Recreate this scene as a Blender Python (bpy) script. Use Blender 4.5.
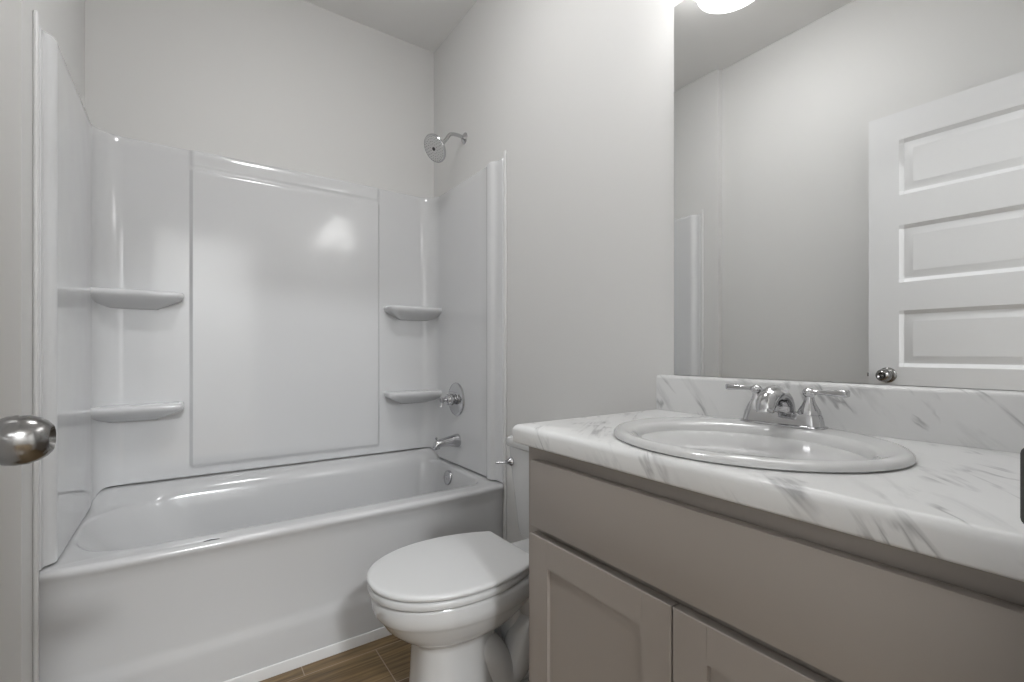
import bpy, bmesh, math, random
from mathutils import Vector, Matrix

# ------------------------------------------------------------------ clear
for o in list(bpy.data.objects):
    bpy.data.objects.remove(o, do_unlink=True)
S = bpy.context.scene
C = S.collection
PI = math.pi

# ------------------------------------------------------------------ camera
cam_d = bpy.data.cameras.new('camera')
cam_d.sensor_width = 36.0
cam_d.lens = 466.7 / 1024 * 36.0
cam_d.shift_y = 11.8 / 1024
cam_d.clip_start = 0.01
cam = bpy.data.objects.new('camera', cam_d)
cam.location = (0, 0, 1.05)
cam.rotation_euler = (math.radians(90), 0, math.radians(-34.75))
C.objects.link(cam)
S.camera = cam

# ------------------------------------------------------------------ world and view
w = bpy.data.worlds.new('world')
w.use_nodes = True
w.node_tree.nodes['Background'].inputs[0].default_value = (1, 1, 1, 1)
w.node_tree.nodes['Background'].inputs[1].default_value = 0.25
S.world = w
S.view_settings.view_transform = 'Standard'
S.view_settings.look = 'None'
S.view_settings.gamma = 1.0
S.view_settings.use_curve_mapping = False
S.view_settings.exposure = 0.19

SHADE_GLOW = 4.5      # frosted glass of the vanity lamps
DISC_GLOW = 6.5      # open underside of the vanity lamps
HALL_FILL_POWER = 92.0     # added fill lamp in the hallway behind the camera
ROOM_FILL_POWER = 1.0      # added fill lamp on the bathroom ceiling, above the frame


def area_light(name, loc, rot, size, power, color=(1, 1, 1), shape='DISK', size_y=None):
    d = bpy.data.lights.new(name, 'AREA')
    d.shape = shape
    d.size = size
    if size_y:
        d.size_y = size_y
    d.energy = power
    d.color = color
    o = bpy.data.objects.new(name, d)
    o.location = loc
    o.rotation_euler = rot
    C.objects.link(o)
    return o


area_light('added_hall_fill_light', (0.10, -1.90, 2.645), (0, 0, 0), 0.40, HALL_FILL_POWER, (0.955, 0.98, 1.0))  # invented hall lamp, added to send frontal fill through the doorway

area_light('added_room_fill_light', (0.38, 1.13, 2.640), (0, 0, 0), 0.26, ROOM_FILL_POWER, (0.97, 0.985, 1.0))  # unseen lamp added to even out the room brightness

# ------------------------------------------------------------------ room numbers
XR, XL = 1.133, -0.3256
YB, YF = 2.402, 0.045
ZC = 2.734
TY = 1.690             # front of the tub

# ------------------------------------------------------------------ materials


def mat(name, col, rough=0.5, metal=0.0, coat=0.0, spec=0.5):
    m = bpy.data.materials.new(name)
    m.use_nodes = True
    b = m.node_tree.nodes['Principled BSDF']
    b.inputs['Base Color'].default_value = (*col, 1)
    b.inputs['Roughness'].default_value = rough
    b.inputs['Metallic'].default_value = metal
    b.inputs['Coat Weight'].default_value = coat
    b.inputs['Coat Roughness'].default_value = 0.05
    b.inputs['Specular IOR Level'].default_value = spec
    return m


def nodes(m):
    return m.node_tree.nodes, m.node_tree.links, m.node_tree.nodes['Principled BSDF']


def add_bump(m, scale, strength, dist=0.002, detail=2.0, mul=None):
    n, l, b = nodes(m)
    tc = n.new('ShaderNodeTexCoord')
    t = n.new('ShaderNodeTexNoise')
    t.inputs['Scale'].default_value = scale
    t.inputs['Detail'].default_value = detail
    if mul:
        mp = n.new('ShaderNodeMapping')
        mp.inputs['Scale'].default_value = mul
        l.new(tc.outputs['Object'], mp.inputs[0])
        l.new(mp.outputs[0], t.inputs['Vector'])
    else:
        l.new(tc.outputs['Object'], t.inputs['Vector'])
    bp = n.new('ShaderNodeBump')
    bp.inputs['Strength'].default_value = strength
    bp.inputs['Distance'].default_value = dist
    l.new(t.outputs['Fac'], bp.inputs['Height'])
    l.new(bp.outputs[0], b.inputs['Normal'])
    return m


M_WALL = add_bump(mat('wall_paint', (0.715, 0.712, 0.702), 0.55, spec=0.35), 260, 0.12, 0.001)
M_CEIL = add_bump(mat('ceiling_paint', (0.84, 0.837, 0.828), 0.8, spec=0.2), 200, 0.15, 0.001)
M_ACR = add_bump(mat('white_acrylic', (0.70, 0.705, 0.715), 0.13, coat=0.3), 5.5, 0.12, 0.012, 1.0)
M_TUB = add_bump(mat('white_tub_acrylic', (0.60, 0.603, 0.61), 0.16, coat=0.3), 7, 0.10, 0.006, 1.0)
M_POR = mat('white_porcelain', (0.62, 0.622, 0.622), 0.10, coat=0.4)
M_SEAT = mat('white_seat_plastic', (0.62, 0.622, 0.622), 0.28)
M_CHR = mat('chrome', (0.56, 0.56, 0.57), 0.06, 1.0)
M_NICK = mat('satin_nickel', (0.27, 0.265, 0.26), 0.20, 1.0)
M_DARK = mat('dark_rubber', (0.03, 0.03, 0.03), 0.5)
M_SPRAY = mat('grey_spray_face', (0.70, 0.70, 0.70), 0.35, 0.0)
M_DOOR = mat('white_door_paint', (0.75, 0.753, 0.762), 0.38)
M_TRIM = mat('white_trim_paint', (0.74, 0.74, 0.74), 0.35)
M_CAB = add_bump(mat('taupe_cabinet_paint', (0.318, 0.284, 0.256), 0.42, spec=0.4), 120, 0.05, 0.0006)
M_CABIN = mat('dark_pad_brown', (0.12, 0.10, 0.09), 0.7)  # plain dark brown of the bumper pads
M_MIR = mat('mirror_silver', (0.84, 0.845, 0.84), 0.0, 1.0)
M_MEDGE = mat('mirror_edge', (0.05, 0.055, 0.055), 0.3)
M_SCUFF = mat('dark_scuff', (0.06, 0.06, 0.06), 0.6)


def emit(name, strength, col=(1.0, 0.995, 0.99)):
    m = bpy.data.materials.new(name)
    m.use_nodes = True
    b = m.node_tree.nodes['Principled BSDF']
    b.inputs['Base Color'].default_value = (0.8, 0.8, 0.8, 1)
    b.inputs['Emission Color'].default_value = (*col, 1)
    b.inputs['Emission Strength'].default_value = strength
    return m


M_SHADE = emit('frosted_lamp_glass', SHADE_GLOW)
M_DISC = emit('lamp_opening_glow', DISC_GLOW)


def math_node(n, l, op, a, b=None, c=None, clamp=False):
    x = n.new('ShaderNodeMath')
    x.operation = op
    x.use_clamp = clamp
    for i, v in enumerate((a, b, c)):
        if v is None:
            continue
        if isinstance(v, (int, float)):
            x.inputs[i].default_value = v
        else:
            l.new(v, x.inputs[i])
    return x.outputs[0]


def marble():
    """White laminate; grey streaks run diagonally along one sheet that wraps up the backsplash and over the front edge."""
    m = mat('marble_laminate', (0.8, 0.8, 0.79), 0.34, coat=0.04)
    n, l, b = nodes(m)
    tc = n.new('ShaderNodeTexCoord')
    sp = n.new('ShaderNodeSeparateXYZ')
    l.new(tc.outputs['Object'], sp.inputs[0])
    s_ = math_node(n, l, 'ADD', sp.outputs['X'], sp.outputs['Z'])
    y_ = sp.outputs['Y']
    al = math_node(n, l, 'ADD', math_node(n, l, 'MULTIPLY', s_, 0.79), math_node(n, l, 'MULTIPLY', y_, 0.61))
    ac = math_node(n, l, 'SUBTRACT', math_node(n, l, 'MULTIPLY', y_, 0.79), math_node(n, l, 'MULTIPLY', s_, 0.61))

    def vec(ka, kc, z=0.0):
        c = n.new('ShaderNodeCombineXYZ')
        l.new(math_node(n, l, 'MULTIPLY', al, ka), c.inputs[0])
        l.new(math_node(n, l, 'MULTIPLY', ac, kc), c.inputs[1])
        c.inputs[2].default_value = z
        return c.outputs[0]

    def noise(v, scale, detail, rough=0.5, dist=0.0):
        t = n.new('ShaderNodeTexNoise')
        t.inputs['Scale'].default_value = scale
        t.inputs['Detail'].default_value = detail
        t.inputs['Roughness'].default_value = rough
        t.inputs['Distortion'].default_value = dist
        l.new(v, t.inputs['Vector'])
        return t.outputs['Fac']
    # soft streaks
    soft = noise(vec(5.0, 24.0, 5.0), 1.0, 4, 0.55, 0.6)
    soft = math_node(n, l, 'MULTIPLY', math_node(n, l, 'SUBTRACT', soft, 0.54), 4.0, clamp=True)
    # thin dark veins
    v = noise(vec(3.4, 15.0, 5.37), 1.0, 4, 0.5, 0.5)
    d = math_node(n, l, 'ABSOLUTE', math_node(n, l, 'SUBTRACT', v, 0.5))
    vein = math_node(n, l, 'SUBTRACT', 1.0, math_node(n, l, 'MULTIPLY', d, 30.0, clamp=True), clamp=True)
    # both only in patches
    p = noise(vec(5.5, 9.0, 9.0), 1.0, 2)
    patch = math_node(n, l, 'MULTIPLY', math_node(n, l, 'SUBTRACT', p, 0.43), 6.5, clamp=True)
    p2 = noise(vec(12.0, 16.0, 2.5), 1.0, 2)
    patch2 = math_node(n, l, 'MULTIPLY', math_node(n, l, 'SUBTRACT', p2, 0.50), 7.0, clamp=True)
    a_ = math_node(n, l, 'MULTIPLY', math_node(n, l, 'MULTIPLY', soft, patch), 0.50)
    b_ = math_node(n, l, 'MULTIPLY', math_node(n, l, 'MULTIPLY', vein, patch2), 0.55)
    cl = noise(vec(4.0, 8.0, 6.0), 1.0, 4)
    c_ = math_node(n, l, 'MULTIPLY', math_node(n, l, 'MULTIPLY', math_node(n, l, 'SUBTRACT', cl, 0.45), 2.0, clamp=True), 0.14)
    tot = math_node(n, l, 'ADD', math_node(n, l, 'ADD', a_, b_), c_, clamp=True)
    mc = n.new('ShaderNodeMix')
    mc.data_type = 'RGBA'
    mc.inputs['A'].default_value = (0.72, 0.722, 0.72, 1)
    mc.inputs['B'].default_value = (0.13, 0.13, 0.14, 1)
    l.new(tot, mc.inputs['Factor'])
    l.new(mc.outputs['Result'], b.inputs['Base Color'])
    return m


def planks():
    """Brown wood-look plank tile, boards running along X."""
    m = mat('wood_plank_tile', (0.2, 0.12, 0.07), 0.35)
    n, l, b = nodes(m)
    tc = n.new('ShaderNodeTexCoord')
    mp = n.new('ShaderNodeMapping')
    mp.inputs['Location'].default_value = (-0.545, -1.232, 0)
    l.new(tc.outputs['Object'], mp.inputs[0])
    br = n.new('ShaderNodeTexBrick')
    br.offset = 0.26
    br.inputs['Scale'].default_value = 1.0
    br.inputs['Brick Width'].default_value = 0.90
    br.inputs['Row Height'].default_value = 0.20
    br.inputs['Mortar Size'].default_value = 0.0016
    br.inputs['Mortar Smooth'].default_value = 0.0
    br.inputs['Color1'].default_value = (0.0, 0.0, 0.0, 1)
    br.inputs['Color2'].default_value = (1.0, 1.0, 1.0, 1)
    br.inputs['Mortar'].default_value = (0.5, 0.5, 0.5, 1)
    l.new(mp.outputs[0], br.inputs['Vector'])
    sc = n.new('ShaderNodeMapping')
    sc.inputs['Scale'].default_value = (2.2, 46, 1)
    l.new(tc.outputs['Object'], sc.inputs[0])
    g = n.new('ShaderNodeTexNoise')
    g.inputs['Scale'].default_value = 1.6
    g.inputs['Detail'].default_value = 6
    g.inputs['Roughness'].default_value = 0.62
    g.inputs['Distortion'].default_value = 0.5
    l.new(sc.outputs[0], g.inputs['Vector'])
    cr = n.new('ShaderNodeValToRGB')
    cr.color_ramp.elements[0].position = 0.30
    cr.color_ramp.elements[0].color = (0.070, 0.041, 0.016, 1)
    cr.color_ramp.elements[1].position = 0.72
    cr.color_ramp.elements[1].color = (0.32, 0.215, 0.10, 1)
    l.new(g.outputs['Fac'], cr.inputs[0])
    tint = n.new('ShaderNodeMix')
    tint.data_type = 'RGBA'
    tint.blend_type = 'MULTIPLY'
    tint.inputs['Factor'].default_value = 0.22
    l.new(cr.outputs[0], tint.inputs['A'])
    l.new(br.outputs['Color'], tint.inputs['B'])
    mo = n.new('ShaderNodeMix')
    mo.data_type = 'RGBA'
    mo.inputs['B'].default_value = (0.33, 0.26, 0.20, 1)
    l.new(br.outputs['Fac'], mo.inputs['Factor'])
    l.new(tint.outputs['Result'], mo.inputs['A'])
    l.new(mo.outputs['Result'], b.inputs['Base Color'])
    return m


M_MARBLE = marble()
M_FLOOR = planks()

# ------------------------------------------------------------------ mesh helpers


def obj(name, bm, m, parent=None, smooth=35, loc=None):
    me = bpy.data.meshes.new(name)
    bmesh.ops.remove_doubles(bm, verts=bm.verts, dist=1e-6)
    bmesh.ops.recalc_face_normals(bm, faces=bm.faces)
    bm.to_mesh(me)
    bm.free()
    for mm in (m if isinstance(m, (list, tuple)) else [m]):
        me.materials.append(mm)
    if smooth:
        me.polygons.foreach_set('use_smooth', [True] * len(me.polygons))
        me.set_sharp_from_angle(angle=math.radians(smooth))
    o = bpy.data.objects.new(name, me)
    C.objects.link(o)
    if parent:
        o.parent = parent
    if loc:
        o.location = loc
    return o


def thing(name, label, cat, loc=(0, 0, 0), rotz=0, group=None):
    o = bpy.data.objects.new(name, None)
    o.empty_display_size = 0.05
    o.location = loc
    o.rotation_euler = (0, 0, rotz)
    C.objects.link(o)
    o['label'] = label
    o['category'] = cat
    if group:
        o['group'] = group
    return o


def struct(o, label=None, cat=None):
    o['kind'] = 'structure'
    if label:
        o['label'] = label
    if cat:
        o['category'] = cat
    return o


def shift(bm, v):
    bmesh.ops.translate(bm, vec=v, verts=bm.verts)
    return bm


def box(bm, x0, x1, y0, y1, z0, z1, bev=0.0, seg=2):
    r = bmesh.ops.create_cube(bm, size=1)
    vs = r['verts']
    for v in vs:
        v.co = Vector(((x0 + x1) / 2 + v.co.x * (x1 - x0), (y0 + y1) / 2 + v.co.y * (y1 - y0), (z0 + z1) / 2 + v.co.z * (z1 - z0)))
    if bev:
        es = list({e for v in vs for e in v.link_edges})
        bmesh.ops.bevel(bm, geom=es, offset=bev, segments=seg, affect='EDGES', profile=0.5)
    return bm


def rr(x0, x1, y0, y1, r, k=8, m=10):
    """Rounded rectangle loop (counter-clockwise from the x0,y0 corner). r: one radius or four (x0y0,x1y0,x1y1,x0y1)."""
    if isinstance(r, (int, float)):
        r = (r,) * 4
    cs = [(x0 + r[0], y0 + r[0], PI, r[0]), (x1 - r[1], y0 + r[1], 1.5 * PI, r[1]),
          (x1 - r[2], y1 - r[2], 0, r[2]), (x0 + r[3], y1 - r[3], 0.5 * PI, r[3])]
    arcs = []
    for cx, cy, a0, q in cs:
        arcs.append([(cx + q * math.cos(a0 + t / k * PI / 2), cy + q * math.sin(a0 + t / k * PI / 2)) for t in range(k + 1)])
    out = []
    for i in range(4):
        out += arcs[i]
        a, b = arcs[i][-1], arcs[(i + 1) % 4][0]
        out += [(a[0] + (b[0] - a[0]) * t / m, a[1] + (b[1] - a[1]) * t / m) for t in range(1, m)]
    return out


def loft(bm, rings, cap0=True, cap1=True, closed=True):
    vr = [[bm.verts.new(p) for p in r] for r in rings]
    n = len(vr[0])
    for a, b in zip(vr[:-1], vr[1:]):
        for i in range(n if closed else n - 1):
            j = (i + 1) % n
            bm.faces.new((a[i], a[j], b[j], b[i]))
    if cap0:
        bm.faces.new(list(reversed(vr[0])))
    if cap1:
        bm.faces.new(vr[-1])
    return bm


def at_z(loop, z):
    return [(x, y, z) for x, y in loop]


def frame_of(d):
    d = Vector(d).normalized()
    u = Vector((0, 0, 1)) if abs(d.z) < 0.95 else Vector((1, 0, 0))
    a = d.cross(u).normalized()
    b = a.cross(d).normalized()
    return d, a, b


def lathe(bm, o, d, prof, n=40, cap0=True, cap1=True):
    """prof: list of (distance along d, radius)."""
    d, a, b = frame_of(d)
    o = Vector(o)
    rings = []
    for t, r in prof:
        r = max(r, 1e-4)
        rings.append([o + d * t + a * (r * math.cos(2 * PI * i / n)) + b * (r * math.sin(2 * PI * i / n)) for i in range(n)])
    return loft(bm, rings, cap0, cap1)


def tube(bm, pts, rad, n=20, flat=1.0, cap=True, sub=6):
    """Tube through points (Catmull-Rom); rad one value or one per point; flat scales the b axis."""
    P = [Vector(p) for p in pts]
    R = rad if isinstance(rad, (list, tuple)) else [rad] * len(P)
    pp, rrad = [], []
    for i in range(len(P) - 1):
        p0, p1, p2, p3 = P[max(i - 1, 0)], P[i], P[i + 1], P[min(i + 2, len(P) - 1)]
        for s in range(sub):
            t = s / sub
            pp.append(0.5 * ((2 * p1) + (p2 - p0) * t + (2 * p0 - 5 * p1 + 4 * p2 - p3) * t * t + (3 * p1 - p0 - 3 * p2 + p3) * t ** 3))
            rrad.append(R[i] + (R[i + 1] - R[i]) * t)
    pp.append(P[-1])
    rrad.append(R[-1])
    _, a, b = frame_of(pp[1] - pp[0])
    rings = []
    for i, p in enumerate(pp):
        d = (pp[min(i + 1, len(pp) - 1)] - pp[max(i - 1, 0)]).normalized()
        a = (a - d * a.dot(d)).normalized()
        b = a.cross(d).normalized()
        rings.append([p + a * (rrad[i] * math.cos(2 * PI * q / n)) + b * (rrad[i] * flat * math.sin(2 * PI * q / n)) for q in range(n)])
    return loft(bm, rings, cap, cap)


def smooth01(t):
    t = max(0.0, min(1.0, t))
    return t * t * (3 - 2 * t)


# ------------------------------------------------------------------ room shell
def wall(name, *b):
    return struct(obj(name, box(bmesh.new(), *b), M_WALL, smooth=0))


HX0, HX1, HY = -1.25, 1.45, -2.65      # hallway behind the camera
JL, JR, DH = -0.228, 0.492, 2.075      # door opening: left and right jamb, height

struct(obj('floor', box(bmesh.new(), HX0 - 0.1, HX1 + 0.1, HY - 0.1, YB + 0.1, -0.10, 0.0), M_FLOOR, smooth=0))
struct(obj('ceiling', box(bmesh.new(), HX0 - 0.1, HX1 + 0.1, HY - 0.1, YB + 0.1, ZC, ZC + 0.1), M_CEIL, smooth=0))
wall('wall_right', XR, XR + 0.1, YF - 0.11, YB + 0.1, 0, ZC)
wall('wall_back', XL, XR, YB, YB + 0.1, 0, ZC)
bm = bmesh.new()
box(bm, XL - 0.135, XL - 0.035, YF - 0.11, 1.575, 0, ZC)
box(bm, XL - 0.135, XL, 1.575, YB + 0.1, 0, ZC)      # alcove end wall stands slightly proud
struct(obj('wall_left', bm, M_WALL, smooth=0))
bm = bmesh.new()
box(bm, XL - 0.035, JL - 0.02, YF - 0.11, YF, 0, ZC)
box(bm, JR + 0.02, XR, YF - 0.11, YF, 0, ZC)
box(bm, JL - 0.02, JR + 0.02, YF - 0.11, YF, DH + 0.02, ZC)
struct(obj('wall_front', bm, M_WALL, smooth=0))
wall('wall_hall_far', HX0, HX1, HY - 0.1, HY, 0, ZC)
wall('wall_hall_left', HX0 - 0.1, HX0, HY, YF - 0.065, 0, ZC)
wall('wall_hall_right', HX1, HX1 + 0.1, HY, YF - 0.065, 0, ZC)
bm = bmesh.new()
box(bm, HX0, XL - 0.1, YF - 0.11, YF - 0.065, 0, ZC)
box(bm, XR + 0.1, HX1, YF - 0.11, YF - 0.065, 0, ZC)
struct(obj('wall_hall_near', bm, M_WALL, smooth=0))

# door jamb and casing
bm = bmesh.new()
box(bm, JL - 0.02, JL, YF - 0.115, YF + 0.002, 0, DH + 0.02)
box(bm, JR, JR + 0.02, YF - 0.115, YF + 0.002, 0, DH + 0.02)
box(bm, JL, JR, YF - 0.115, YF + 0.002, DH, DH + 0.02)
struct(obj('trim_1', bm, M_TRIM, smooth=0))
bm = bmesh.new()
box(bm, JL - 0.072, JL - 0.006, YF, YF + 0.014, 0, DH + 0.07, 0.003)
box(bm, JR + 0.006, JR + 0.072, YF, YF + 0.014, 0, DH + 0.07, 0.003)
box(bm, JL - 0.006, JR + 0.006, YF, YF + 0.014, DH + 0.006, DH + 0.07, 0.003)
struct(obj('trim_2', bm, M_TRIM, smooth=0))
# strike plate on the right jamb, its lip reaches past the casing
bm = bmesh.new()
lp = [(z, y) for y, z in rr(-0.02, 0.0222, -0.029, 0.029, 0.006, 4, 2)]
loft(bm, [[(JR - 0.0022, YF + y, 0.955 + z) for z, y in lp], [(JR + 0.001, YF + y, 0.955 + z) for z, y in lp]])
sp = obj('strike_plate', bm, mat('dark_metal', (0.08, 0.08, 0.08), 0.35, 1.0), smooth=30)
sp['label'] = 'dark metal strike plate on the door jamb at the right edge'
sp['category'] = 'strike plate'

# vertical white edge trims of the tub alcove and the strip at the tub base
struct(obj('trim_3', box(bmesh.new(), XR - 0.010, XR, TY - 0.020, TY - 0.005, 0, 1.925, 0.004, 3), M_TRIM, smooth=30))
struct(obj('trim_4', box(bmesh.new(), XL, XL + 0.010, TY - 0.020, TY - 0.005, 0, 1.925, 0.004, 3), M_TRIM, smooth=30))
bm = bmesh.new()
prof = [(TY, 0), (TY - 0.005, 0), (TY - 0.005, 0.030), (TY - 0.004, 0.0345), (TY - 0.002, 0.036), (TY, 0.036)]
loft(bm, [[(x, y, z) for y, z in prof] for x in (XL + 0.0105, XR - 0.0105)])
struct(obj('trim_5', bm, M_TRIM, smooth=30))

# baseboards
struct(obj('baseboard_right', box(bmesh.new(), XR - 0.013, XR, 0.862, TY - 0.021, 0, 0.085, 0.003), M_TRIM, smooth=30))
struct(obj('baseboard_left', box(bmesh.new(), XL - 0.035, XL - 0.022, YF + 0.015, 1.575, 0, 0.085, 0.003), M_TRIM, smooth=30))

# ------------------------------------------------------------------ relief slab helper


def relief(bm, us, vs, f, place, back):
    """Front surface height f(u,v) over a grid, closed to a flat back. place(u,v,h) -> xyz."""
    g = [[bm.verts.new(place(u, v, f(u, v))) for v in vs] for u in us]
    k = [[bm.verts.new(place(u, v, back)) for v in (vs[0], vs[-1])] for u in (us[0], us[-1])]
    nu, nv = len(us), len(vs)
    for i in range(nu - 1):
        for j in range(nv - 1):
            bm.faces.new((g[i][j], g[i + 1][j], g[i + 1][j + 1], g[i][j + 1]))
    bm.faces.new([g[i][0] for i in range(nu)] + [k[1][0], k[0][0]])
    bm.faces.new([g[i][-1] for i in range(nu)] + [k[1][1], k[0][1]])
    bm.faces.new([g[0][j] for j in range(nv)] + [k[0][1], k[0][0]])
    bm.faces.new([g[-1][j] for j in range(nv)] + [k[1][1], k[1][0]])
    bm.faces.new((k[0][0], k[1][0], k[1][1], k[0][1]))
    return bm


# ------------------------------------------------------------------ entry door, standing open along the left wall
hinge = Vector((-0.219, 0.052, 0.0))
free = Vector((-0.197, 0.790, 0.0))
dvec = free - hinge
DW = dvec.length
dang = math.atan2(dvec.y, dvec.x)           # local +x runs from hinge to free edge
DT = 0.035
PZ = [(0.270, 0.505), (0.630, 0.865), (0.990, 1.227), (1.345, 1.585), (1.712, 1.945)]
PX = (0.105, DW - 0.105)
b1, b2, b3 = 0.016, 0.024, 0.046


def door_h(u, v):
    for z0, z1 in PZ:
        d = min(u - PX[0], PX[1] - u, v - z0, z1 - v)
        if d >= 0:
            if d < b1:
                return -0.009 * d / b1
            if d < b2:
                return -0.009
            if d < b3:
                return -0.009 + 0.006 * (d - b2) / (b3 - b2)
            return -0.003
    return 0.0


us = [0.0, PX[0] - 1e-4] + [PX[0] + q for q in (0, b1, b2, b3)] + [PX[1] - q for q in (b3, b2, b1, 0)] + [DW]
vs = [0.008]
for z0, z1 in PZ:
    vs += [z0 + q for q in (0, b1, b2, b3)] + [z1 - q for q in (b3, b2, b1, 0)]
vs += [2.062]
us = sorted(set(us))
bm = bmesh.new()
relief(bm, us, vs, door_h, lambda u, v, h: (u, -h, v), -DT)
# place() above maps height to -y; the front face is at y=0 looking to local -y (into the room)
door = obj('door_1', bm, M_DOOR, smooth=12)
door.location = hinge
door.rotation_euler = (0, 0, dang)
struct(door)
door['label'] = 'white five panel door standing open against the left wall'
KX, KZ = DW - 0.066, 0.955


def door_knob(sign):
    y0 = 0.0 if sign > 0 else DT
    d = (0, -1 if sign > 0 else 1, 0)
    bm = bmesh.new()
    lathe(bm, (KX, y0, KZ), d, [(0, 0.033), (0.004, 0.033), (0.008, 0.030), (0.011, 0.018), (0.013, 0.0125), (0.020, 0.0115)], 40, True, False)
    k = [(0.018, 0.0125), (0.024, 0.017), (0.030, 0.0225), (0.038, 0.0262), (0.046, 0.0272), (0.056, 0.0264), (0.064, 0.0236), (0.070, 0.0198), (0.0738, 0.0155),
         (0.0745, 0.0142), (0.0730, 0.0130), (0.0655, 0.0060), (0.0650, 0.0)]
    lathe(bm, (KX, y0, KZ), d, k, 48, False, False)
    o = obj('door_knob', bm, M_NICK, door, smooth=40)
    b = bmesh.new()
    lathe(b, (KX, y0 + d[1] * 0.062, KZ), d, [(0, 0.0035), (0.005, 0.0035), (0.006, 0.0025)], 16)
    obj('lock_button', b, M_CHR, o)
    return o


door_knob(1)
door_knob(-1)
bm = bmesh.new()
box(bm, DW - 0.0005, DW + 0.0012, 0.006, DT - 0.006, KZ - 0.028, KZ + 0.028)
box(bm, DW, DW + 0.010, 0.012, DT - 0.012, KZ - 0.008, KZ + 0.008, 0.002)
obj('latch_plate', bm, M_NICK, door)
for hz in (0.25, 1.05, 1.85):
    bm = bmesh.new()
    lathe(bm, (-0.002, -0.004, hz - 0.045), (0, 0, 1), [(0, 0.005), (0.09, 0.005)], 14)
    obj('hinge', bm, M_NICK, door)

# ------------------------------------------------------------------ bathtub
tub = thing('bathtub', 'white acrylic alcove bathtub with a smooth apron along the back of the room', 'bathtub', ((XL + XR) / 2, (TY + YB) / 2, 0))
TO = Vector(tub.location) * -1
RIM = 0.474


def ledge(x, y, z):
    if z > 0.40:
        k = smooth01((z - 0.40) / 0.06)
        return z + k * 0.050 * smooth01((y - 2.305) / 0.055) + k * 0.006 * smooth01((abs(x - 0.4037) - 0.64) / 0.05)
    return z


xs0, xs1 = XL + 0.002, XR - 0.002
rings = []
K, MM = 14, 24
for y0, z in ((TY + 0.001, 0.0), (TY + 0.001, 0.132), (TY + 0.004, 0.150), (TY + 0.009, 0.166), (TY + 0.012, 0.185), (TY + 0.012, 0.30),
              (TY + 0.009, 0.40), (TY + 0.006, 0.435), (TY + 0.001, 0.448), (TY - 0.002, 0.455), (TY - 0.002, 0.462), (TY + 0.000, 0.467), (TY + 0.006, 0.4725), (TY + 0.014, RIM)):
    e = 0 if z < RIM else 0.0
    rings.append([(x, y, ledge(x, y, z)) for x, y in rr(xs0 + e, xs1 - e, y0, YB - 0.002, 0.003, K, MM)])
top = dict(x0=-0.282, x1=1.085, y0=TY + 0.086, y1=2.318)
rad = (0.17, 0.085, 0.085, 0.25)


def basin(s, z, inset=0.0):
    """s=0 opening, s=1 floor of the basin."""
    x0 = top['x0'] + inset + 0.36 * s
    x1 = top['x1'] - inset - 0.085 * s
    y0 = top['y0'] + inset + 0.060 * s
    y1 = top['y1'] - inset - 0.055 * s
    r = tuple(q * (1 - 0.25 * s) + 0.02 * s for q in rad)
    return [(x, y, ledge(x, y, z)) for x, y in rr(x0, x1, y0, y1, r, K, MM)]


mid = []
a0 = rings[-1]
o1 = basin(0, RIM, -0.010)
for t in (0.33, 0.66):
    ring = []
    for (x, y, z), (xx, yy, zz) in zip(a0, o1):
        X, Y = x + (xx - x) * t, y + (yy - y) * t
        ring.append((X, Y, ledge(X, Y, RIM)))
    rings.append(ring)
rings.append(o1)
rings.append(basin(0, RIM - 0.002, -0.004))
rings.append(basin(0, RIM - 0.008, 0.002))
rings.append(basin(0, RIM - 0.018, 0.006))
for s, z in ((0.10, 0.42), (0.28, 0.34), (0.50, 0.25), (0.70, 0.175), (0.84, 0.13), (0.94, 0.108), (1.04, 0.100)):
    rings.append(basin(s, z, 0.007))
bm = bmesh.new()
loft(bm, rings)
shift(bm, TO)
obj('tub_shell', bm, M_TUB, tub, smooth=50)
bm = bmesh.new()      # small dark scuff on the rim edge
tube(bm, [(0.038, TY + 0.012, RIM + 0.0006), (0.055, TY + 0.016, RIM + 0.0012), (0.080, TY + 0.014, RIM + 0.0006)], [0.0012, 0.0026, 0.0012], 8, 0.5)
shift(bm, TO)
sc = obj('scuff_mark', bm, M_SCUFF, tub)
sc['label'] = 'small dark scuff on the white tub rim'
bm = bmesh.new()      # overflow plate on the drain end
ox = 1.070
lathe(bm, (ox, 2.100, 0.425), (-1, 0, 0.12), [(-0.01, 0.036), (0.004, 0.036), (0.009, 0.034), (0.012, 0.028), (0.0125, 0.012), (0.010, 0.009), (0.010, 0.0)], 40)
shift(bm, TO)
obj('overflow_plate', bm, M_CHR, tub)
bm = bmesh.new()
lathe(bm, (0.90, 2.045, 0.099), (0, 0, 1), [(0, 0.036), (0.004, 0.036), (0.005, 0.030), (0.002, 0.022), (0.002, 0.0)], 32)
shift(bm, TO)
obj('drain', bm, M_CHR, tub)

# ------------------------------------------------------------------ tub surround
sur = thing('tub_surround', 'glossy white moulded wall surround above the bathtub', 'shower surround', (0.4037, YB, 0.487))
SO = Vector(sur.location) * -1
sx0, sx1, sy1 = XL + 0.016, XR - 0.018, YB - 0.024
FR = 0.085
path = []      # plan polyline, from the right front round the back to the left front


def half(side):
    """Plan points of one side wall from the front edge to the fillet, X measured as distance from the house wall."""
    p = [(0.003, TY - 0.004), (0.008, TY - 0.002), (0.012, TY + 0.002), (0.0125, TY + 0.030), (0.0135, TY + 0.048), (0.020, TY + 0.056), (0.028, TY + 0.064), (0.032, TY + 0.072),
         (0.032, TY + 0.092), (0.029, TY + 0.102), (0.022, TY + 0.112), (0.018, TY + 0.122)]
    for t in range(1, 8):
        p.append((0.017, TY + 0.122 + (sy1 - FR - TY - 0.122) * t / 8))
    return p


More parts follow.
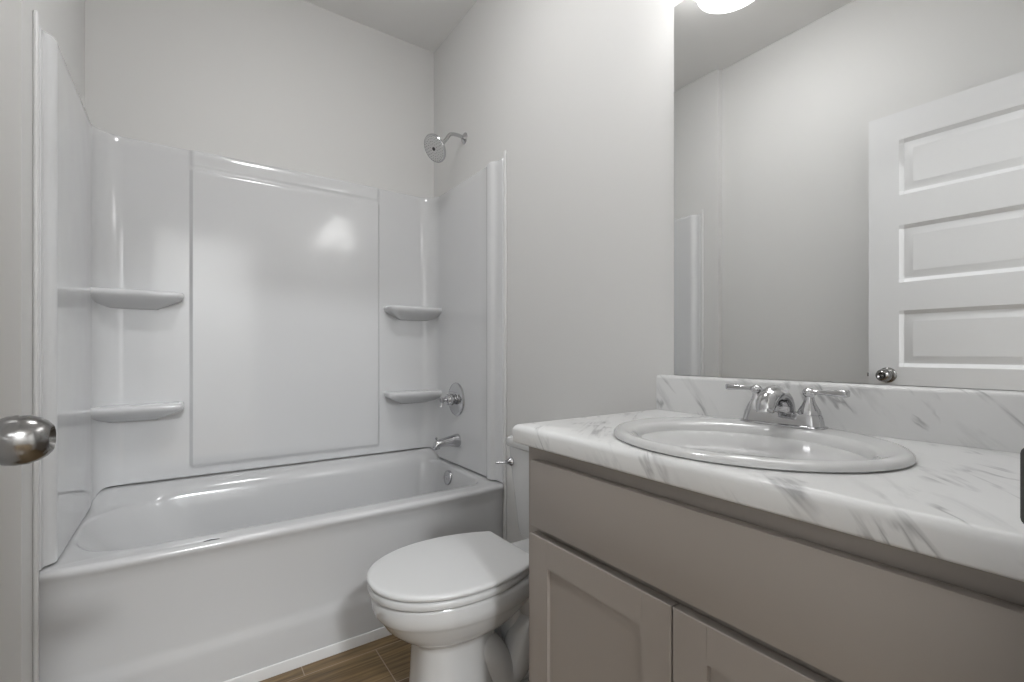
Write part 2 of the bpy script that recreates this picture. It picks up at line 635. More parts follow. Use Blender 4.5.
R_ = [(XR - a, b) for a, b in half(1)]
L_ = [(XL + a, b) for a, b in ((0.003, TY - 0.004), (0.008, TY - 0.002), (0.012, TY + 0.002), (0.0125, TY + 0.016), (0.0145, TY + 0.024), (0.024, TY + 0.032), (0.031, TY + 0.039), (0.034, TY + 0.048), (0.034, TY + 0.060))]
L_ += [(XL + 0.034 - 0.001 * t / 8, TY + 0.060 + (sy1 - FR - TY - 0.060) * t / 8) for t in range(1, 8)]
sx1 = XR - 0.017
sx0 = XL + 0.033
arcR = [(sx1 - FR + FR * math.cos(a), sy1 - FR + FR * math.sin(a)) for a in [i / 12 * PI / 2 for i in range(13)]]
arcL = [(sx0 + FR - FR * math.cos(a), sy1 - FR + FR * math.sin(a)) for a in [i / 12 * PI / 2 for i in range(13)]]
PX0, PX1 = 0.010, 0.808
bx = [sx1 - FR]
for xq in (0.95, 0.88, PX1 + 0.012, PX1 + 0.006, PX1, PX1 - 0.006, PX1 - 0.014, 0.7, 0.6, 0.5, 0.4, 0.3, 0.2, 0.1, PX0 + 0.014, PX0 + 0.006, PX0, PX0 - 0.006, PX0 - 0.012, -0.06, -0.13):
    bx.append(xq)
path = R_ + arcR + [(x, sy1) for x in bx[1:]] + list(reversed(arcL)) + list(reversed(L_))
SZ0, SZ1 = 0.487, 1.902
zs = [SZ0, 0.50, 0.525, 0.55, 0.563, 0.570, 0.577, 0.585, 0.62, 0.8, 1.0, 1.2, 1.4, 1.6, 1.75, 1.800, 1.812, 1.818, 1.824, 1.832, 1.838, 1.844, 1.87, 1.890, 1.897, 1.901, SZ1]


def sur_off(x, y, z):
    """How far the surface stands out from the base plan."""
    off = 0.0
    if y > sy1 - 0.001:
        inx = smooth01((x - PX0 + 0.006) / 0.012) * smooth01((PX1 + 0.006 - x) / 0.012)
        inz = smooth01((z - 0.567) / 0.014)
        off += 0.010 * inx * inz
        # groove under the top band of the middle section
        g = max(0.0, 1 - abs(z - 1.829) / 0.011)
        off -= 0.006 * g * inx
        off += 0.003 * inx * smooth01((1.822 - z) / 0.01) * smooth01((z - 0.567) / 0.014)
    # rounded top
    if z > 1.888:
        q = (z - 1.888) / (SZ1 - 1.888)
        off -= 0.010 * (1 - math.sqrt(max(0, 1 - q * q)))
    return off


nrm = []
for i in range(len(path)):
    a = Vector(path[max(i - 1, 0)])
    b = Vector(path[min(i + 1, len(path) - 1)])
    t = (b - a).normalized()
    nv = Vector((-t.y, t.x))      # path runs right wall -> back -> left wall, so this points into the alcove
    nrm.append(nv)
bm = bmesh.new()
grid = []
for i, (x, y) in enumerate(path):
    col = []
    for z in zs:
        # the panel edge on the back wall starts higher (raised tub ledge)
        zz = z
        if z <= 0.55:
            lift = 0.046 * smooth01((y - 2.30) / 0.06)
            zz = z + lift * (1 - (z - SZ0) / (0.563 - SZ0))
        q = Vector((x, y)) + nrm[i] * sur_off(x, y, z)
        if i in (0, len(path) - 1):
            q = Vector((x, y))
        col.append(bm.verts.new((q.x, q.y, zz)))
    grid.append(col)
for i in range(len(path) - 1):
    for j in range(len(zs) - 1):
        bm.faces.new((grid[i][j], grid[i + 1][j], grid[i + 1][j + 1], grid[i][j + 1]))
# close to the house walls: outer plan at the wall planes


def outer(x, y):
    ty = min(y, YB - 0.0015)
    if y > sy1 - FR + 1e-6:
        # fillet and back: push to the wall
        if x > sx1 - FR + 1e-6:
            a = math.atan2(y - (sy1 - FR), x - (sx1 - FR))
            return (XR - 0.0015, YB - 0.0015) if abs(a - PI / 4) < 0.07 else ((XR - 0.0015, sy1 - FR + (YB - sy1 + FR) * math.tan(a)) if a < PI / 4 else (sx1 - FR + (XR - sx1 + FR) / math.tan(a) if math.tan(a) else 0, YB - 0.0015))
        if x < sx0 + FR - 1e-6:
            a = math.atan2(y - (sy1 - FR), (sx0 + FR) - x)
            return (XL + 0.0015, YB - 0.0015) if abs(a - PI / 4) < 0.07 else ((XL + 0.0015, sy1 - FR + (YB - sy1 + FR) * math.tan(a)) if a < PI / 4 else (sx0 + FR - (sx0 + FR - XL) / math.tan(a), YB - 0.0015))
        return (x, YB - 0.0015)
    return (XR - 0.0015 if x > 0.4 else XL + 0.0015, y)


topo = [bm.verts.new((*outer(x, y), SZ1)) for x, y in path]
boto = [bm.verts.new((*outer(x, y), SZ0 + 0.046 * smooth01((y - 2.30) / 0.06))) for x, y in path]
for i in range(len(path) - 1):
    bm.faces.new((grid[i][-1], grid[i + 1][-1], topo[i + 1], topo[i]))
    bm.faces.new((grid[i][0], grid[i + 1][0], boto[i + 1], boto[i]))
shift(bm, SO)
obj('wall_panel', bm, M_ACR, sur, smooth=40)


def shelf(side, z):
    """Corner shelf moulded into the surround, with a tapered bracket below."""
    bm = bmesh.new()
    rings = []
    for e, dz in ((0.014, 0.000), (0.005, -0.002), (0.001, -0.007), (0.0, -0.013), (0.002, -0.022), (0.009, -0.029), (0.022, -0.036), (0.040, -0.044), (0.062, -0.053), (0.088, -0.062), (0.100, -0.068)):
        dep = 0.110 - e
        ln = 0.285 - e * 0.9
        rr_ = max(0.008, 0.034 - e * 0.26)
        if side > 0:
            lp = rr(sx1 + 0.005 - ln, sx1 + 0.005, sy1 - dep, sy1 + 0.005, (rr_, 0.004, 0.002, 0.002), 10, 6)
        else:
            lp = rr(sx0 - 0.005, sx0 - 0.005 + ln, sy1 - dep, sy1 + 0.005, (0.004, rr_, 0.002, 0.002), 10, 6)
        rings.append(at_z(lp, z + dz))
    loft(bm, rings)
    shift(bm, SO)
    return obj('corner_shelf', bm, M_ACR, sur, smooth=50)


for sd, z in ((1, 1.292), (-1, 1.292), (1, 0.848), (-1, 0.848)):
    shelf(sd, z)

# ------------------------------------------------------------------ shower fittings on the right wall
SWX = sx1
fl = (XR, 2.045, 2.118)
sh = thing('wall_shower', 'round chrome shower head on a bent arm above the surround', 'shower head', fl)
SH = Vector(fl) * -1
bm = bmesh.new()
lathe(bm, fl, (-1, 0, 0), [(0.001, 0.028), (0.003, 0.028), (0.008, 0.024), (0.012, 0.015), (0.016, 0.011)], 32)
shift(bm, SH)
obj('flange', bm, M_CHR, sh)
hj = (1.008, 2.040, 2.060)
bm = bmesh.new()
tube(bm, [(XR - 0.004, 2.045, 2.118), (XR - 0.04, 2.045, 2.124), (XR - 0.082, 2.043, 2.116), (XR - 0.104, 2.042, 2.086), hj], 0.0088, 18)
shift(bm, SH)
obj('shower_arm', bm, M_CHR, sh)
hn = Vector((-0.80, -0.14, -0.56)).normalized()
hc = Vector((0.964, 2.032, 2.022))
bm = bmesh.new()
lathe(bm, hc - hn * 0.052, hn, [(-0.006, 0.008), (0.0, 0.013), (0.012, 0.015), (0.018, 0.012), (0.026, 0.018), (0.034, 0.036), (0.042, 0.058), (0.048, 0.066), (0.054, 0.067), (0.058, 0.065), (0.0585, 0.060)], 48, True, False)
shift(bm, SH)
head = obj('spray_head', bm, M_CHR, sh)
bm = bmesh.new()
lathe(bm, hc, hn, [(0.0, 0.062), (0.0062, 0.062), (0.0072, 0.055), (0.0072, 0.03), (0.0072, 0.012)], 48)
shift(bm, SH)
face = obj('spray_face', bm, M_SPRAY, head)
_, fa, fb = frame_of(hn)
bm = bmesh.new()
lathe(bm, hc + hn * 0.007, hn, [(0, 0.0085), (0.0035, 0.0085), (0.0042, 0.006)], 20)
for rr0, cnt in ((0.022, 10), (0.034, 16), (0.046, 22), (0.056, 28)):
    for i in range(cnt):
        a = 2 * PI * i / cnt
        lathe(bm, hc + hn * 0.0065 + fa * rr0 * math.cos(a) + fb * rr0 * math.sin(a), hn, [(0, 0.0016), (0.003, 0.0012)], 6)
shift(bm, SH)
noz = obj('nozzles', bm, M_DARK, head)
noz['label'] = 'dark rubber nozzles on the spray face'

# valve
vc = (SWX, 2.100, 0.815)
vt = thing('shower_valve', 'round chrome shower valve plate with a knob handle below the shelves', 'shower valve', vc)
VO = Vector(vc) * -1
bm = bmesh.new()
lathe(bm, vc, (-1, 0, 0), [(0.0005, 0.084), (0.003, 0.084), (0.007, 0.081), (0.010, 0.072), (0.0125, 0.045), (0.014, 0.030)], 56)
shift(bm, VO)
obj('escutcheon', bm, M_CHR, vt)
bm = bmesh.new()
lathe(bm, vc, (-1, 0, 0), [(0.012, 0.024), (0.020, 0.023), (0.024, 0.026), (0.030, 0.0275), (0.046, 0.0265), (0.054, 0.023), (0.058, 0.018), (0.060, 0.011), (0.074, 0.008), (0.078, 0.0125), (0.086, 0.0135), (0.091, 0.009)], 40)
for i in range(10):
    a = 2 * PI * i / 10
    box(bm, vc[0] - 0.052, vc[0] - 0.026, vc[1] + 0.0265 * math.cos(a) - 0.002, vc[1] + 0.0265 * math.cos(a) + 0.002, vc[2] + 0.0265 * math.sin(a) - 0.002, vc[2] + 0.0265 * math.sin(a) + 0.002)
tube(bm, [(vc[0] - 0.076, vc[1], vc[2]), (vc[0] - 0.082, vc[1], vc[2] - 0.02), (vc[0] - 0.086, vc[1], vc[2] - 0.034)], [0.006, 0.005, 0.006], 12)
shift(bm, VO)
obj('handle', bm, M_CHR, vt)
# spout
pc = (SWX, 2.085, 0.610)
sp_ = thing('tub_spout', 'chrome tub spout with a small diverter pull above the tub rim', 'tub spout', pc)
PO = Vector(pc) * -1
bm = bmesh.new()
x0 = SWX
secs = [(0.0005, 0.033, 0.033, 0.0), (0.008, 0.033, 0.033, 0.0), (0.03, 0.030, 0.029, 0.0), (0.06, 0.026, 0.024, -0.001), (0.09, 0.023, 0.020, -0.003), (0.110, 0.022, 0.020, -0.007), (0.124, 0.020, 0.022, -0.013), (0.132, 0.016, 0.018, -0.018), (0.135, 0.008, 0.010, -0.020)]
loft(bm, [[(x0 - t, pc[1] + ry * math.cos(2 * PI * i / 32), pc[2] + dz + rz * math.sin(2 * PI * i / 32)) for i in range(32)] for t, ry, rz, dz in secs])
tube(bm, [(x0 - 0.112, pc[1], pc[2] - 0.010), (x0 - 0.116, pc[1], pc[2] - 0.024), (x0 - 0.116, pc[1], pc[2] - 0.031)], [0.017, 0.016, 0.015], 20)
shift(bm, PO)
obj('spout_body', bm, M_CHR, sp_)
bm = bmesh.new()
lathe(bm, (x0 - 0.120, pc[1], pc[2] + 0.004), (0, 0, 1), [(0, 0.004), (0.012, 0.003), (0.014, 0.006), (0.020, 0.0065), (0.022, 0.004)], 16)
shift(bm, PO)
obj('diverter_pull', bm, M_CHR, sp_)

# ------------------------------------------------------------------ toilet
TC = 1.200
toi = thing('toilet', 'white two piece toilet with closed elongated lid between bathtub and vanity', 'toilet', (0.75, TC, 0))
TOO = Vector(toi.location) * -1


def egg(xf, xb, hw, bw, p=2.15, n=34, xm=None, cr=0.012):
    """Egg outline: front tip at xf, back edge at xb; half width hw, back half width bw, small rounded back corners."""
    xm = xm if xm is not None else xf + (xb - xf) * 0.54
    side = []
    for i in range(n + 1):
        a = PI / 2 * i / n
        x = xm - (xm - xf) * abs(math.cos(a)) ** (2 / p)
        y = hw * abs(math.sin(a)) ** (2 / p)
        side.append((x, y))
    L = xb - xm
    for i in range(1, 13):
        t = i / 12
        x = xm + (L - cr) * t
        side.append((x, bw + (hw - bw) * (1 - t * t)))
    for i in range(1, 7):
        a = PI / 2 * i / 6
        side.append((xb - cr + cr * math.sin(a), bw - cr * (1 - math.cos(a))))
    side.append((xb, bw * 0.4))
    loop = [(x, TC + y) for x, y in side] + [(x, TC - y) for x, y in reversed(side[1:])]
    return loop


def e_rings(spec):
    return [at_z(egg(*s[1:]), s[0]) for s in spec]


# bowl with pedestal
bm = bmesh.new()
loft(bm, e_rings([
    (0.000, 0.482, 0.770, 0.112, 0.075, 2.7), (0.010, 0.480, 0.770, 0.114, 0.075, 2.7), (0.030, 0.490, 0.760, 0.106, 0.070, 2.7), (0.080, 0.500, 0.750, 0.099, 0.065, 2.7),
    (0.160, 0.507, 0.740, 0.094, 0.060, 2.7), (0.252, 0.510, 0.735, 0.092, 0.058, 2.7), (0.266, 0.506, 0.74, 0.094, 0.060, 2.6), (0.275, 0.494, 0.76, 0.103, 0.067, 2.4), (0.284, 0.476, 0.78, 0.116, 0.076, 2.3),
    (0.300, 0.452, 0.81, 0.135, 0.090), (0.322, 0.430, 0.83, 0.150, 0.100), (0.346, 0.414, 0.85, 0.160, 0.108), (0.356, 0.406, 0.858, 0.165, 0.112), (0.362, 0.401, 0.862, 0.169, 0.114),
    (0.380, 0.397, 0.868, 0.1715, 0.116), (0.401, 0.396, 0.872, 0.172, 0.118), (0.409, 0.399, 0.870, 0.170, 0.116), (0.413, 0.407, 0.866, 0.163, 0.110)]))
# rear deck under the tank and the trapway behind the pedestal
loft(bm, [at_z(rr(0.80 + e, 1.10 - e, TC - 0.115 + e, TC + 0.115 - e, 0.03), z) for z, e in ((0.26, 0.03), (0.30, 0.008), (0.34, 0.0), (0.392, 0.0), (0.400, 0.006))])
for s in (-1, 1):
    tube(bm, [(0.66, TC + s * 0.030, 0.235), (0.72, TC + s * 0.036, 0.175), (0.765, TC + s * 0.040, 0.105), (0.81, TC + s * 0.044, 0.120), (0.86, TC + s * 0.050, 0.215), (0.93, TC + s * 0.055, 0.215), (0.975, TC + s * 0.05, 0.12), (0.99, TC + s * 0.05, 0.0)],
         [0.05, 0.054, 0.052, 0.050, 0.052, 0.054, 0.058, 0.060], 22)
box(bm, 0.80, 1.04, TC - 0.05, TC + 0.05, 0.0, 0.30, 0.02, 3)
loft(bm, [at_z(rr(0.76 + e, 1.05 - e, TC - 0.118 + e, TC + 0.118 - e, 0.05), z) for z, e in ((0.0, 0.0), (0.030, 0.0), (0.045, 0.010), (0.052, 0.03))])
shift(bm, TOO)
obj('bowl', bm, M_POR, toi, smooth=50)
# seat ring and lid
bm = bmesh.new()
loft(bm, e_rings([(0.4105, 0.396, 0.820, 0.171, 0.120), (0.4125, 0.389, 0.824, 0.178, 0.124), (0.420, 0.387, 0.826, 0.180, 0.125), (0.4275, 0.388, 0.824, 0.179, 0.124), (0.4310, 0.392, 0.820, 0.175, 0.122)]))
box(bm, 0.826, 0.866, TC - 0.092, TC - 0.058, 0.405, 0.425, 0.006, 3)
box(bm, 0.826, 0.866, TC + 0.058, TC + 0.092, 0.405, 0.425, 0.006, 3)
for bxx, byy in ((0.412, -0.02), (0.50, 0.115), (0.50, -0.115), (0.72, 0.13), (0.72, -0.13)):
    box(bm, bxx - 0.008, bxx + 0.008, TC + byy - 0.012, TC + byy + 0.012, 0.405, 0.412, 0.002)
shift(bm, TOO + Vector((0, 0, 0.006)))
obj('seat', bm, M_SEAT, toi, smooth=50)
bm = bmesh.new()
loft(bm, e_rings([(0.4345, 0.392, 0.828, 0.174, 0.128), (0.4355, 0.387, 0.831, 0.180, 0.132), (0.4400, 0.385, 0.833, 0.182, 0.134), (0.4450, 0.386, 0.832, 0.181, 0.133), (0.4480, 0.391, 0.829, 0.176, 0.129),
                  (0.4492, 0.400, 0.824, 0.167, 0.121), (0.4502, 0.43, 0.80, 0.135, 0.09), (0.4510, 0.50, 0.74, 0.08, 0.06)]))
for s in (-1, 1):
    lathe(bm, (0.838, TC + s * 0.075 - 0.020, 0.432), (0, 1, 0), [(0, 0.008), (0.04, 0.008)], 16)
shift(bm, TOO + Vector((0, 0, 0.006)))
obj('lid', bm, M_SEAT, toi, smooth=50)
# tank
bm = bmesh.new()
loft(bm, [at_z(rr(x0_, 1.118, TC - h, TC + h, 0.022), z) for z, x0_, h in ((0.398, 0.985, 0.163), (0.402, 0.976, 0.172), (0.42, 0.972, 0.175), (0.56, 0.962, 0.190), (0.70, 0.953, 0.204), (0.712, 0.953, 0.204))])
shift(bm, TOO)
tank = obj('tank', bm, M_POR, toi, smooth=50)
bm = bmesh.new()
loft(bm, [at_z(rr(0.944 + e, 1.126 - e * 0.3, TC - 0.214 + e, TC + 0.214 - e, 0.024), z) for z, e in ((0.7125, 0.010), (0.714, 0.004), (0.720, 0.0), (0.738, 0.0), (0.745, 0.004), (0.749, 0.012), (0.7505, 0.03))])
shift(bm, TOO)
obj('tank_lid', bm, M_POR, tank, smooth=50)
bm = bmesh.new()
ly, lz, lx = TC + 0.180, 0.660, 0.955
lathe(bm, (lx, ly, lz), (-1, 0, 0), [(0, 0.016), (0.004, 0.016), (0.008, 0.013), (0.014, 0.009), (0.022, 0.008)], 28)
tube(bm, [(lx - 0.018, ly, lz), (lx - 0.030, ly + 0.001, lz), (lx - 0.045, ly + 0.006, lz + 0.001), (lx - 0.060, ly + 0.012, lz + 0.001)], [0.007, 0.0065, 0.006, 0.0075], 14, 0.7)
shift(bm, TOO)
obj('flush_lever', bm, M_CHR, tank)
for s in (-1, 1):
    bm = bmesh.new()
    lathe(bm, (0.90, TC + s * 0.095, 0.046), (0, 0, 1), [(0, 0.015), (0.010, 0.015), (0.018, 0.012), (0.021, 0.006)], 24)
    shift(bm, TOO)
    obj('bolt_cap', bm, M_SEAT, toi)

# water supply behind the toilet
sv = thing('water_supply_valve', 'chrome water supply valve with a flexible hose behind the toilet', 'valve', (XR, 1.455, 0.16))
VV = Vector(sv.location) * -1
bm = bmesh.new()
lathe(bm, (XR, 1.455, 0.16), (-1, 0, 0), [(0.001, 0.028), (0.006, 0.024), (0.010, 0.008), (0.05, 0.008), (0.052, 0.012), (0.075, 0.012), (0.078, 0.006)], 24)
lathe(bm, (XR - 0.078, 1.455, 0.16), (-1, 0, 0), [(0, 0.006), (0.006, 0.018), (0.014, 0.018), (0.016, 0.012)], 24)
shift(bm, VV)
obj('valve_body', bm, M_CHR, sv)
bm = bmesh.new()
tube(bm, [(XR - 0.063, 1.455, 0.165), (XR - 0.063, 1.452, 0.23), (XR - 0.070, 1.40, 0.32), (XR - 0.080, 1.335, 0.350), (XR - 0.080, 1.330, 0.396)], 0.006, 12)
shift(bm, VV)
obj('supply_hose', bm, M_CHR, sv)

# ------------------------------------------------------------------ vanity cabinet
CX, CY0, CY1, CZ = 0.641, YF + 0.001, 0.856, 0.8445
van = thing('vanity_cabinet', 'taupe painted bathroom vanity cabinet with shaker doors', 'cabinet', (0.88, (CY0 + CY1) / 2, 0))
VN = Vector(van.location) * -1
bm = bmesh.new()
box(bm, CX + 0.002, XR - 0.015, CY1 - 0.016, CY1, 0.0, CZ)
box(bm, CX + 0.002, XR - 0.015, CY0, CY0 + 0.016, 0.0, CZ)
box(bm, CX + 0.02, XR - 0.015, CY0 + 0.016, CY1 - 0.016, 0.10, 0.116)
box(bm, XR - 0.022, XR - 0.015, CY0 + 0.016, CY1 - 0.016, 0.10, CZ)
shift(bm, VN)
obj('carcass', bm, M_CAB, van, smooth=0)
bm = bmesh.new()        # face frame
fx0, fx1 = CX, CX + 0.019
box(bm, fx0, fx1, CY1 - 0.038, CY1, 0.10, CZ)
box(bm, fx0, fx1, CY0, CY0 + 0.038, 0.10, CZ)
for z0, z1 in ((0.790, CZ), (0.630, 0.690), (0.10, 0.145)):
    box(bm, fx0, fx1, CY0 + 0.038, CY1 - 0.038, z0, z1)
box(bm, fx0, fx1, 0.435, 0.473, 0.145, 0.630)
shift(bm, VN)
obj('face_frame', bm, M_CAB, van, smooth=0)
bm = bmesh.new()
box(bm, CX + 0.065, CX + 0.080, CY0 + 0.016, CY1 - 0.016, 0.0, 0.10)
shift(bm, VN)
obj('toe_kick', bm, M_CAB, van, smooth=0)
DX = 0.617
DY1 = 0.819
DY0 = 0.066
DM = 0.4545
bm = bmesh.new()
box(bm, DX, DX + 0.0185, DY0, DY1, 0.673, 0.8155, 0.0015, 2)
shift(bm, VN)
obj('drawer_front', bm, M_CAB, van, smooth=30)


def cab_door(y0, y1, ky):
    z0, z1 = 0.112, 0.6555
    sw = 0.058
    rec = 0.008
    g = 0.0007           # joint lines between stile and rail

    def f(u, v):
        du = min(u - y0, y1 - u)
        dv = min(v - z0, z1 - v)
        h = 0.0
        if du < 1e-5 or dv < 1e-5:
            h = -0.0012
        if du > sw + 0.0009 and dv > sw + 0.0009:
            h = -rec
        elif abs(du - sw) < 1e-5 and dv < sw:
            h = -0.0011
        return h
    us = [y0, y0 + 0.0012, y0 + sw - g, y0 + sw, y0 + sw + g, y0 + sw + 0.001, y1 - sw - 0.001, y1 - sw - g, y1 - sw, y1 - sw + g, y1 - 0.0012, y1]
    vs = [z0, z0 + 0.0012, z0 + sw, z0 + sw + 0.001, z1 - sw - 0.001, z1 - sw, z1 - 0.0012, z1]
    bm = bmesh.new()
    relief(bm, us, vs, f, lambda u, v, h: (DX - h, u, v), -0.0185)
    shift(bm, VN)
    return obj('cabinet_door', bm, M_CAB, van, smooth=0)


for py in (DY0 + 0.012, DM - 0.014, DM + 0.014, DY1 - 0.012):      # small pads between the fronts and the face frame
    for pz in (0.125, 0.640, 0.802):
        bm = bmesh.new()
        box(bm, DX + 0.018, CX + 0.001, py - 0.004, py + 0.004, pz - 0.004, pz + 0.004)
        shift(bm, VN)
        obj('bumper_pad', bm, M_CABIN, van, smooth=0)
cab_door(DM + 0.0018, DY1, 0)
cab_door(DY0, DM - 0.0018, 0)

# ------------------------------------------------------------------ countertop with backsplash
SCX, SCY, SAX, SAY = 0.846, 0.468, 0.221, 0.246
top_ = thing('countertop', 'white marble patterned laminate countertop with backsplash on the vanity', 'countertop', (0.87, 0.463, 0.845))
CO = Vector(top_.location) * -1
cx0, cx1, cy0, cy1 = 0.610, XR - 0.001, YF + 0.001, 0.881
ct, cb = 0.886, 0.845
bm = bmesh.new()
rings = []
for z, e in ((cb, 0.004), (cb + 0.002, 0.001), (cb + 0.005, 0.0), (ct - 0.013, 0.0), (ct - 0.0085, 0.001), (ct - 0.004, 0.004), (ct - 0.001, 0.0085), (ct, 0.013)):
    rings.append(at_z(rr(cx0 + e, cx1, cy0, cy1 - e * 0.6, (0.001, 0.001, 0.001, 0.006), 6, 22), z))


def to_ell(loop, k):
    out = []
    for x, y in loop:
        a = math.atan2((y - SCY) / SAY, (x - SCX) / SAX)
        out.append((SCX + SAX * k * math.cos(a), SCY + SAY * k * math.sin(a)))
    return out


base = [(x, y) for x, y, z in rings[-1]]
rings.append(at_z(to_ell(base, 0.95), ct))
rings.append(at_z(to_ell(base, 0.95), cb))
vr = [[bm.verts.new(p) for p in r] for r in rings]
nn = len(vr[0])
for a, b in list(zip(vr[:-1], vr[1:])) + [(vr[-1], vr[0])]:
    for i in range(nn):
        j = (i + 1) % nn
        bm.faces.new((a[i], a[j], b[j], b[i]))
shift(bm, CO)
obj('worktop', bm, M_MARBLE, top_, smooth=40)
bm = bmesh.new()
pr = [(0.0, 0.0), (-0.020, 0.0), (-0.020, 0.090), (-0.0185, 0.0955), (-0.015, 0.0990), (-0.011, 0.1), (0.0, 0.1)]
loft(bm, [[(cx1 + (x if x < 0 else 0), y, ct + 0.0003 + z) for x, z in pr] for y in (cy0, cy1 - 0.014)] + [[(cx1 + min(0, x * 0.90), cy1 - 0.009, ct + 0.0003 + z * 0.985) for x, z in pr]])
shift(bm, CO)
obj('backsplash', bm, M_MARBLE, top_, smooth=40)

# ------------------------------------------------------------------ sink
snk = thing('sink', 'oval white drop-in sink set into the marble patterned countertop', 'sink', (SCX, SCY, ct))
SK = Vector(snk.location) * -1
N = 96


def ell(cx, cy, ax, ay, z, p=2.0):
    return [(cx + ax * math.copysign(abs(math.cos(2 * PI * i / N)) ** (2 / p), math.cos(2 * PI * i / N)), cy + ay * math.copysign(abs(math.sin(2 * PI * i / N)) ** (2 / p), math.sin(2 * PI * i / N)), z) for i in range(N)]


rings = [ell(SCX, SCY, SAX - 0.022, SAY - 0.022, 0.880), ell(SCX, SCY, SAX - 0.004, SAY - 0.004, ct + 0.0006), ell(SCX, SCY, SAX, SAY, ct + 0.003), ell(SCX, SCY, SAX - 0.001, SAY - 0.001, ct + 0.008),
         ell(SCX, SCY, SAX - 0.006, SAY - 0.006, ct + 0.0125), ell(SCX, SCY, SAX - 0.013, SAY - 0.013, ct + 0.0145), ell(SCX, SCY, SAX - 0.020, SAY - 0.020, ct + 0.0140)]
icx, iax, iay, icy = 0.820, 0.160, 0.193, 0.458
for e, z in ((0.016, 0.0122), (0.009, 0.0108), (0.004, 0.0078), (0.0005, 0.0025), (-0.003, -0.006), (-0.006, -0.018)):
    rings.append(ell(icx, icy, iax + e, iay + e, ct + z))
for t, z in ((0.06, -0.040), (0.11, -0.070), (0.21, -0.105), (0.38, -0.128), (0.62, -0.138), (0.85, -0.145), (0.90, -0.148)):
    rings.append(ell(icx + 0.02 * t, icy, iax * (1 - t) + 0.012 * t, iay * (1 - t) + 0.012 * t, ct + z))
bm = bmesh.new()
loft(bm, rings, True, True)
shift(bm, SK)
obj('basin', bm, M_POR, snk, smooth=60)
bm = bmesh.new()
lathe(bm, (icx + 0.018, icy, ct - 0.1475), (0, 0, 1), [(0, 0.024), (0.004, 0.024), (0.005, 0.018), (0.003, 0.014), (0.005, 0.011), (0.006, 0.004)], 30)
shift(bm, SK)
obj('drain', bm, M_CHR, snk)

# ------------------------------------------------------------------ faucet
FX, FY, FZ = 1.030, 0.485, ct + 0.0130
fau = thing('faucet', 'chrome two handle bathroom faucet on the back rim of the sink', 'faucet', (FX, FY, FZ))
FO = Vector(fau.location) * -1
bm = bmesh.new()
loft(bm, [at_z(rr(FX - 0.029 + e, FX + 0.027 - e, FY - 0.084 + e, FY + 0.084 - e, 0.022, 8, 6), FZ + z) for z, e in ((0.0, 0.0), (0.003, 0.0), (0.0045, 0.002), (0.005, 0.004), (0.022, 0.0065), (0.0265, 0.008), (0.0285, 0.012))])
shift(bm, FO)
obj('base_plate', bm, M_CHR, fau, smooth=35)
bm = bmesh.new()
pts = [(FX + 0.004, FY, FZ + 0.022), (FX + 0.001, FY, FZ + 0.044), (FX - 0.014, FY, FZ + 0.060), (FX - 0.034, FY, FZ + 0.065), (FX - 0.054, FY, FZ + 0.059), (FX - 0.066, FY, FZ + 0.044), (FX - 0.068, FY, FZ + 0.036)]
tube(bm, pts, [0.025, 0.0235, 0.0225, 0.0215, 0.0205, 0.0190, 0.0180], 28, 0.85)
lathe(bm, (FX - 0.0685, FY, FZ + 0.038), (-0.1, 0, -1), [(0, 0.0165), (0.006, 0.0172), (0.008, 0.015)], 24)
shift(bm, FO)
obj('spout', bm, M_CHR, fau, smooth=50)
for s in (1, -1):
    bm = bmesh.new()
    hy = FY + s * 0.053
    lathe(bm, (FX, hy, FZ + 0.0265), (0, 0, 1), [(0, 0.021), (0.004, 0.021), (0.010, 0.0185), (0.022, 0.0120), (0.030, 0.0090), (0.036, 0.0085), (0.040, 0.0115), (0.046, 0.0125), (0.050, 0.0105), (0.054, 0.005)], 32)
    shift(bm, FO)
    hd = obj('handle', bm, M_CHR, fau, smooth=40)
    bm = bmesh.new()
    rings = []
    for t, wd, hh in ((0.006, 0.006, 0.0045), (0.018, 0.0055, 0.0038), (0.035, 0.0075, 0.0050), (0.060, 0.0100, 0.0068), (0.066, 0.0100, 0.0068), (0.068, 0.0085, 0.0055)):
        y = hy + s * t
        z = FZ + 0.0720 + 0.01 * t
        rings.append([(FX + x_, y, z + z_) for x_, z_ in rr(-wd, wd, -hh, hh, 0.0022, 3, 2)])
    loft(bm, rings)
    shift(bm, FO)
    obj('lever', bm, M_CHR, hd, smooth=40)

# ------------------------------------------------------------------ mirror
MZ0, MZ1, MY1 = ct + 0.1015, 2.026, 0.822
mir = thing('wall_mirror', 'large frameless wall mirror above the vanity backsplash', 'mirror', (XR, (YF + MY1) / 2, MZ0))
MO = Vector(mir.location) * -1
bm = bmesh.new()
box(bm, XR - 0.0055, XR - 0.0005, YF + 0.002, MY1, MZ0, MZ1)
for f in bm.faces:
    f.material_index = 0 if f.normal.x < -0.9 else 1
bm.normal_update()
for f in bm.faces:
    f.material_index = 0 if f.normal.x < -0.9 else 1
shift(bm, MO)
obj('mirror_glass', bm, [M_MIR, M_MEDGE], mir, smooth=0)

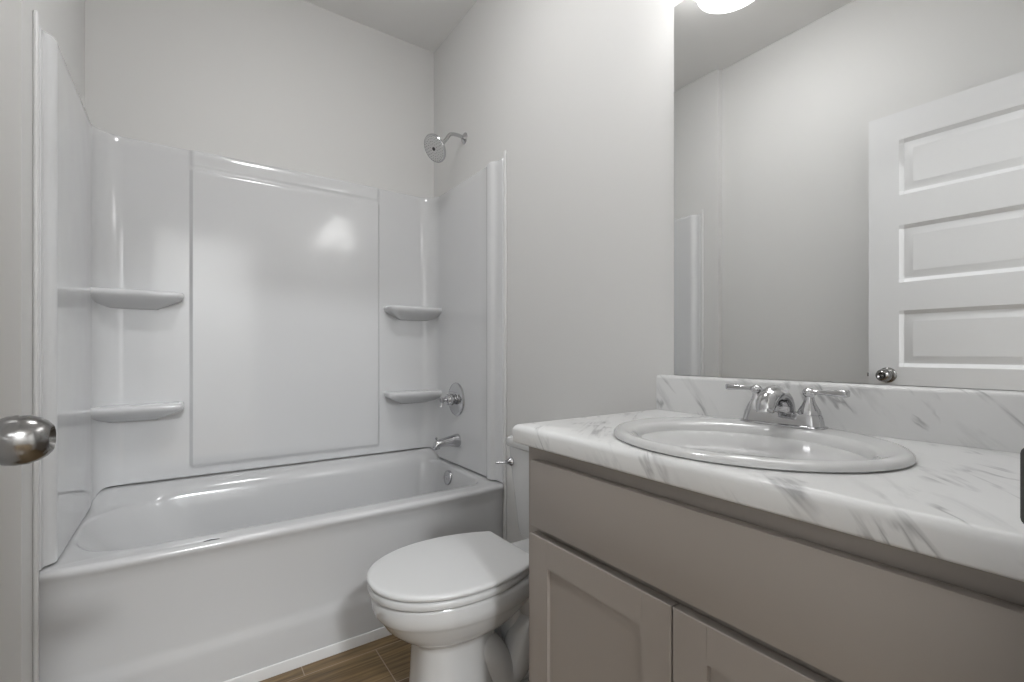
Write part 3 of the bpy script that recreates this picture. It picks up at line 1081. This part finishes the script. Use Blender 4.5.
# ------------------------------------------------------------------ vanity light above the mirror
LZ = 2.052
vl = thing('vanity_light', 'three lamp vanity light bar on the wall above the mirror', 'wall light', (XR, 0.478, LZ + 0.14))
LO = Vector(vl.location) * -1
bm = bmesh.new()
box(bm, XR - 0.022, XR - 0.0005, 0.478 - 0.31, 0.478 + 0.31, LZ + 0.155, LZ + 0.225, 0.006, 3)
shift(bm, LO)
obj('back_plate', bm, M_CHR, vl)
for yy in (0.714, 0.468, 0.222):
    lx = XR - 0.112
    bm = bmesh.new()
    tube(bm, [(XR - 0.02, yy, LZ + 0.19), (XR - 0.07, yy, LZ + 0.20), (lx, yy, LZ + 0.18), (lx, yy, LZ + 0.145)], 0.008, 14)
    lathe(bm, (lx, yy, LZ + 0.150), (0, 0, -1), [(0, 0.012), (0.004, 0.026), (0.022, 0.028)], 28)
    shift(bm, LO)
    arm = obj('lamp_arm', bm, M_CHR, vl)
    bm = bmesh.new()
    lathe(bm, (lx, yy, LZ), (0, 0, 1), [(0.0, 0.0895), (0.003, 0.090), (0.03, 0.082), (0.07, 0.068), (0.105, 0.050), (0.130, 0.034), (0.133, 0.029)], 48, False, False)
    lathe(bm, (lx, yy, LZ), (0, 0, 1), [(0.0, 0.0895), (0.001, 0.0865), (0.003, 0.0863), (0.006, 0.0855)], 48, False, False)
    shift(bm, LO)
    obj('lamp_shade', bm, M_SHADE, vl, smooth=60)
    bm = bmesh.new()
    lathe(bm, (lx, yy, LZ + 0.0035), (0, 0, 1), [(0.0, 0.0858), (0.002, 0.0858)], 48)
    shift(bm, LO)
    obj('diffuser', bm, M_DISC, vl)

# ------------------------------------------------------------------ added fill lamps: hallway behind the camera, bathroom ceiling out of view
for lx, ly, g, lab in ((0.10, -1.90, 8.0, 'added round fill lamp on the hallway ceiling behind the camera'), (0.38, 1.13, 34.0, 'added round fill lamp on the bathroom ceiling out of view')):
    hl = thing('added_fill_lamp', lab, 'ceiling light', (lx, ly, ZC))
    bm = bmesh.new()
    lathe(bm, (lx, ly, ZC), (0, 0, -1), [(0.001, 0.150), (0.016, 0.150), (0.020, 0.143), (0.022, 0.135)], 48)
    shift(bm, Vector(hl.location) * -1)
    obj('base_ring', bm, M_TRIM, hl, smooth=40)
    bm = bmesh.new()
    lathe(bm, (lx, ly, ZC), (0, 0, -1), [(0.021, 0.138), (0.045, 0.130), (0.066, 0.105), (0.080, 0.060), (0.083, 0.010)], 48)
    shift(bm, Vector(hl.location) * -1)
    obj('fill_dome', bm, emit('fill_dome_glow', g), hl, smooth=60)  # glowing dome of the added lamp, brightens walls and ceiling
